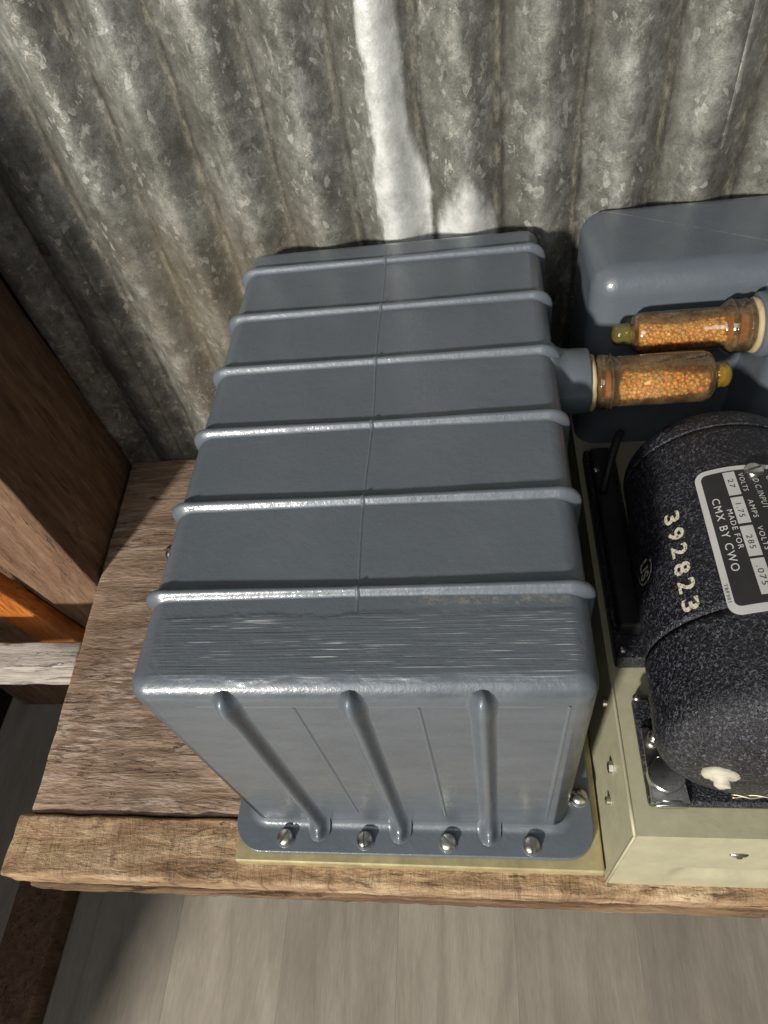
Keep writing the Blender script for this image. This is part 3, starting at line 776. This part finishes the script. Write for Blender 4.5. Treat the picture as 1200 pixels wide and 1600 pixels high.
# ---- markings wrapped round the barrel
def on_barrel(u, v, h, ang0, y0):
    """u runs along -Y from y0, v runs round the barrel from angle ang0 (degrees) towards the top right"""
    y = y0-u; r = mr(y)+h; a = math.radians(ang0)-v/.068
    return Vector((CX+r*math.cos(a), y, CZ+r*math.sin(a)))
def text_mesh(s, size, align='LEFT', off=.008, space=1.0):
    cu = bpy.data.curves.new('t', 'FONT'); cu.body = s; cu.size = size; cu.align_x = align; cu.resolution_u = 3; cu.offset = off; cu.space_character = space
    o = bpy.data.objects.new('t', cu); col.objects.link(o)
    dg = bpy.context.evaluated_depsgraph_get(); me = bpy.data.meshes.new_from_object(o.evaluated_get(dg))
    bpy.data.objects.remove(o); bm = bmesh.new(); bm.from_mesh(me); bpy.data.meshes.remove(me); return bm
def lettering(s, u0, v0, hgt, length, m, parent, name='lettering', ang0=0, y0=0, h=.0012, bold=0, ragged=0):
    """capitals of height hgt, fitted to the given length, starting at u0 with the baseline at v0"""
    bm = text_mesh(s, 1.0, off=.026 if ragged else 0, space=1.0 if ragged else 1.22)
    xs = [v.co.x for v in bm.verts]; ys = [v.co.y for v in bm.verts]
    x0, x1, ya, yb = min(xs), max(xs), 0, .70
    if ragged: bmesh.ops.subdivide_edges(bm, edges=bm.edges[:], cuts=1)
    for v in bm.verts:
        u = u0+(v.co.x-x0)/(x1-x0)*length; vv = v0+(v.co.y-ya)/(yb-ya)*hgt
        if ragged: u += random.uniform(-ragged, ragged); vv += random.uniform(-ragged, ragged)
        v.co = on_barrel(u, vv, h, ang0, y0)
    return link(name, bm, m, parent, smooth_=False, recalc=False)
A0, YP = 119.5, .1675
K = .000081; KT = .0000630          # metres per measured unit, along and across the plate
np_ = thing('nameplate', 'black and silver data plate screwed onto the black motor', 'nameplate', (.2, .11, .22))
def patch(u0, u1, v0, v1, h, rad, m, parent, name, n=26):
    """rounded rectangle laid on the barrel, with a small thickness"""
    bm = bmesh.new(); out = []
    for cx, cy, a0 in ((u1-rad, v1-rad, 0), (u0+rad, v1-rad, PI/2), (u0+rad, v0+rad, PI), (u1-rad, v0+rad, 1.5*PI)):
        for i in range(7):
            a = a0+i/6*PI/2; out.append((cx+rad*math.cos(a), cy+rad*math.sin(a)))
    f = bm.faces.new([bm.verts.new((x, y, 0)) for x, y in out])
    for i in range(1, n):
        bmesh.ops.bisect_plane(bm, geom=bm.verts[:]+bm.edges[:]+bm.faces[:], plane_co=(0, v0+(v1-v0)*i/n, 0), plane_no=(0, 1, 0))
    r = bmesh.ops.extrude_face_region(bm, geom=bm.faces[:])
    for g_ in r['geom']:
        if isinstance(g_, bmesh.types.BMVert): g_.co.z = 1
    for v in bm.verts: v.co = on_barrel(v.co.x, v.co.y, h if v.co.z > .5 else h-.0006, A0, YP)
    return link(name, bm, m, parent, smooth_=False)
U = lambda Y: (Y-215)*K
T = lambda t: t*KT
patch(0, U(1545), 0, .082, .0010, .0075, ALU, np_, 'plate')
patch(U(262), U(1480), T(62), .0775, .00115, .0040, PLATEBLACK, np_, 'black_field')
for a, b2, s, na, nb in ((275, 512, '27', 350, 440), (536, 790, '1.75', 600, 735), (818, 1092, '285', 905, 1030), (1115, 1415, '.075', 1180, 1345)):
    patch(U(a), U(b2), T(284), T(398), .0013, .0002, ALU, np_, 'value_panel', 6)
    lettering(s, U(na), T(313), T(52), U(nb)-U(na), INKB, np_, 'lettering', A0, YP, .00142)
for s, a, b2, v0, hg in (('CMX BY CWO', 515, 1195, 112, 72), ('MADE FOR', 645, 1015, 220, 48), ('VOLTS', 300, 487, 428, 48), ('AMPS', 575, 752, 432, 48),
                         ('VOLTS', 835, 1050, 430, 48), ('D.C.INPUT', 370, 670, 548, 58), ('AMPS', 1125, 1320, 432, 48), ('COM', 340, 480, 690, 60)):
    lettering(s, U(a), T(v0), T(hg), U(b2)-U(a), INKW, np_, 'lettering', A0, YP, .00132)
lettering('TBP301', U(1280), T(14), T(30), U(1432)-U(1280), INKB, np_, 'lettering', A0, YP, .0012)
pp = on_barrel(U(292), T(585), .0010, A0, YP); nv = Vector((pp.x-CX, 0, pp.z-CZ)).normalized()
screw(np_, pp, .0058, .0040, .35, nv.to_track_quat('Z', 'Y').to_matrix().to_4x4(), 'screw', NICKEL)
# serial number and inspection stamp: flat print on the barrel
for i, c_ in enumerate('392823'):
    lettering(c_, .0+i*.0130+(.0004 if i % 2 else 0), -.0052+(.0006 if i % 3 else 0), .0108, .0086, STENCIL, mo, 'serial_digit', 137.0, .1460, .0005, ragged=.00016)
lettering('US', .0, -.005, .011, .013, FAINT, mo, 'inspection_stamp', 166, .1265, .0005, ragged=.0002)
bm = bmesh.new(); rr = []
for i in range(20):
    a = math.radians(-100+i*11)
    rr.append([bm.verts.new(on_barrel(.0065+math.cos(a)*q, .0005+math.sin(a)*q, .0005, 166, .1265)) for q in (.0092, .0104)])
for a, b2 in zip(rr, rr[1:]): bm.faces.new((a[0], b2[0], b2[1], a[1]))
link('inspection_stamp', bm, FAINT, mo, recalc=False)

# black terminal strip in the gap between case and motor
br = thing('terminal_strip', 'black terminal strip lying in the dark gap between the case and the motor', 'terminal strip', (.172, .17, ZC))
bm = rbox(.1605, .1875, .092, .300, ZC+.0004, ZC+.016, .003, 3); link('base', bm, WRINK, br, wn=True)
bm = rbox(.1640, .1810, .112, .290, ZC+.0155, ZC+.030, .003, 3); link('cover', bm, RUBBER, br, wn=True)
for y in (.100, .262):
    bm = bmesh.new(); lathe(bm, [(0, .0030), (.0020, .0030), (.0030, .0018), (.0031, 0)], (.1655, y, ZC+.0155 if y < .11 else ZC+.0295), 'z', 16); link('terminal_nut', bm, STEEL, br)
pts = [(.168+.020*(i/24), .238+.05*(i/24), ZC+.030+.030*math.sin(i/24*PI*.8)) for i in range(25)]
bm = bmesh.new(); tube(bm, pts, .0035, 10); link('lead', bm, RUBBER, br)
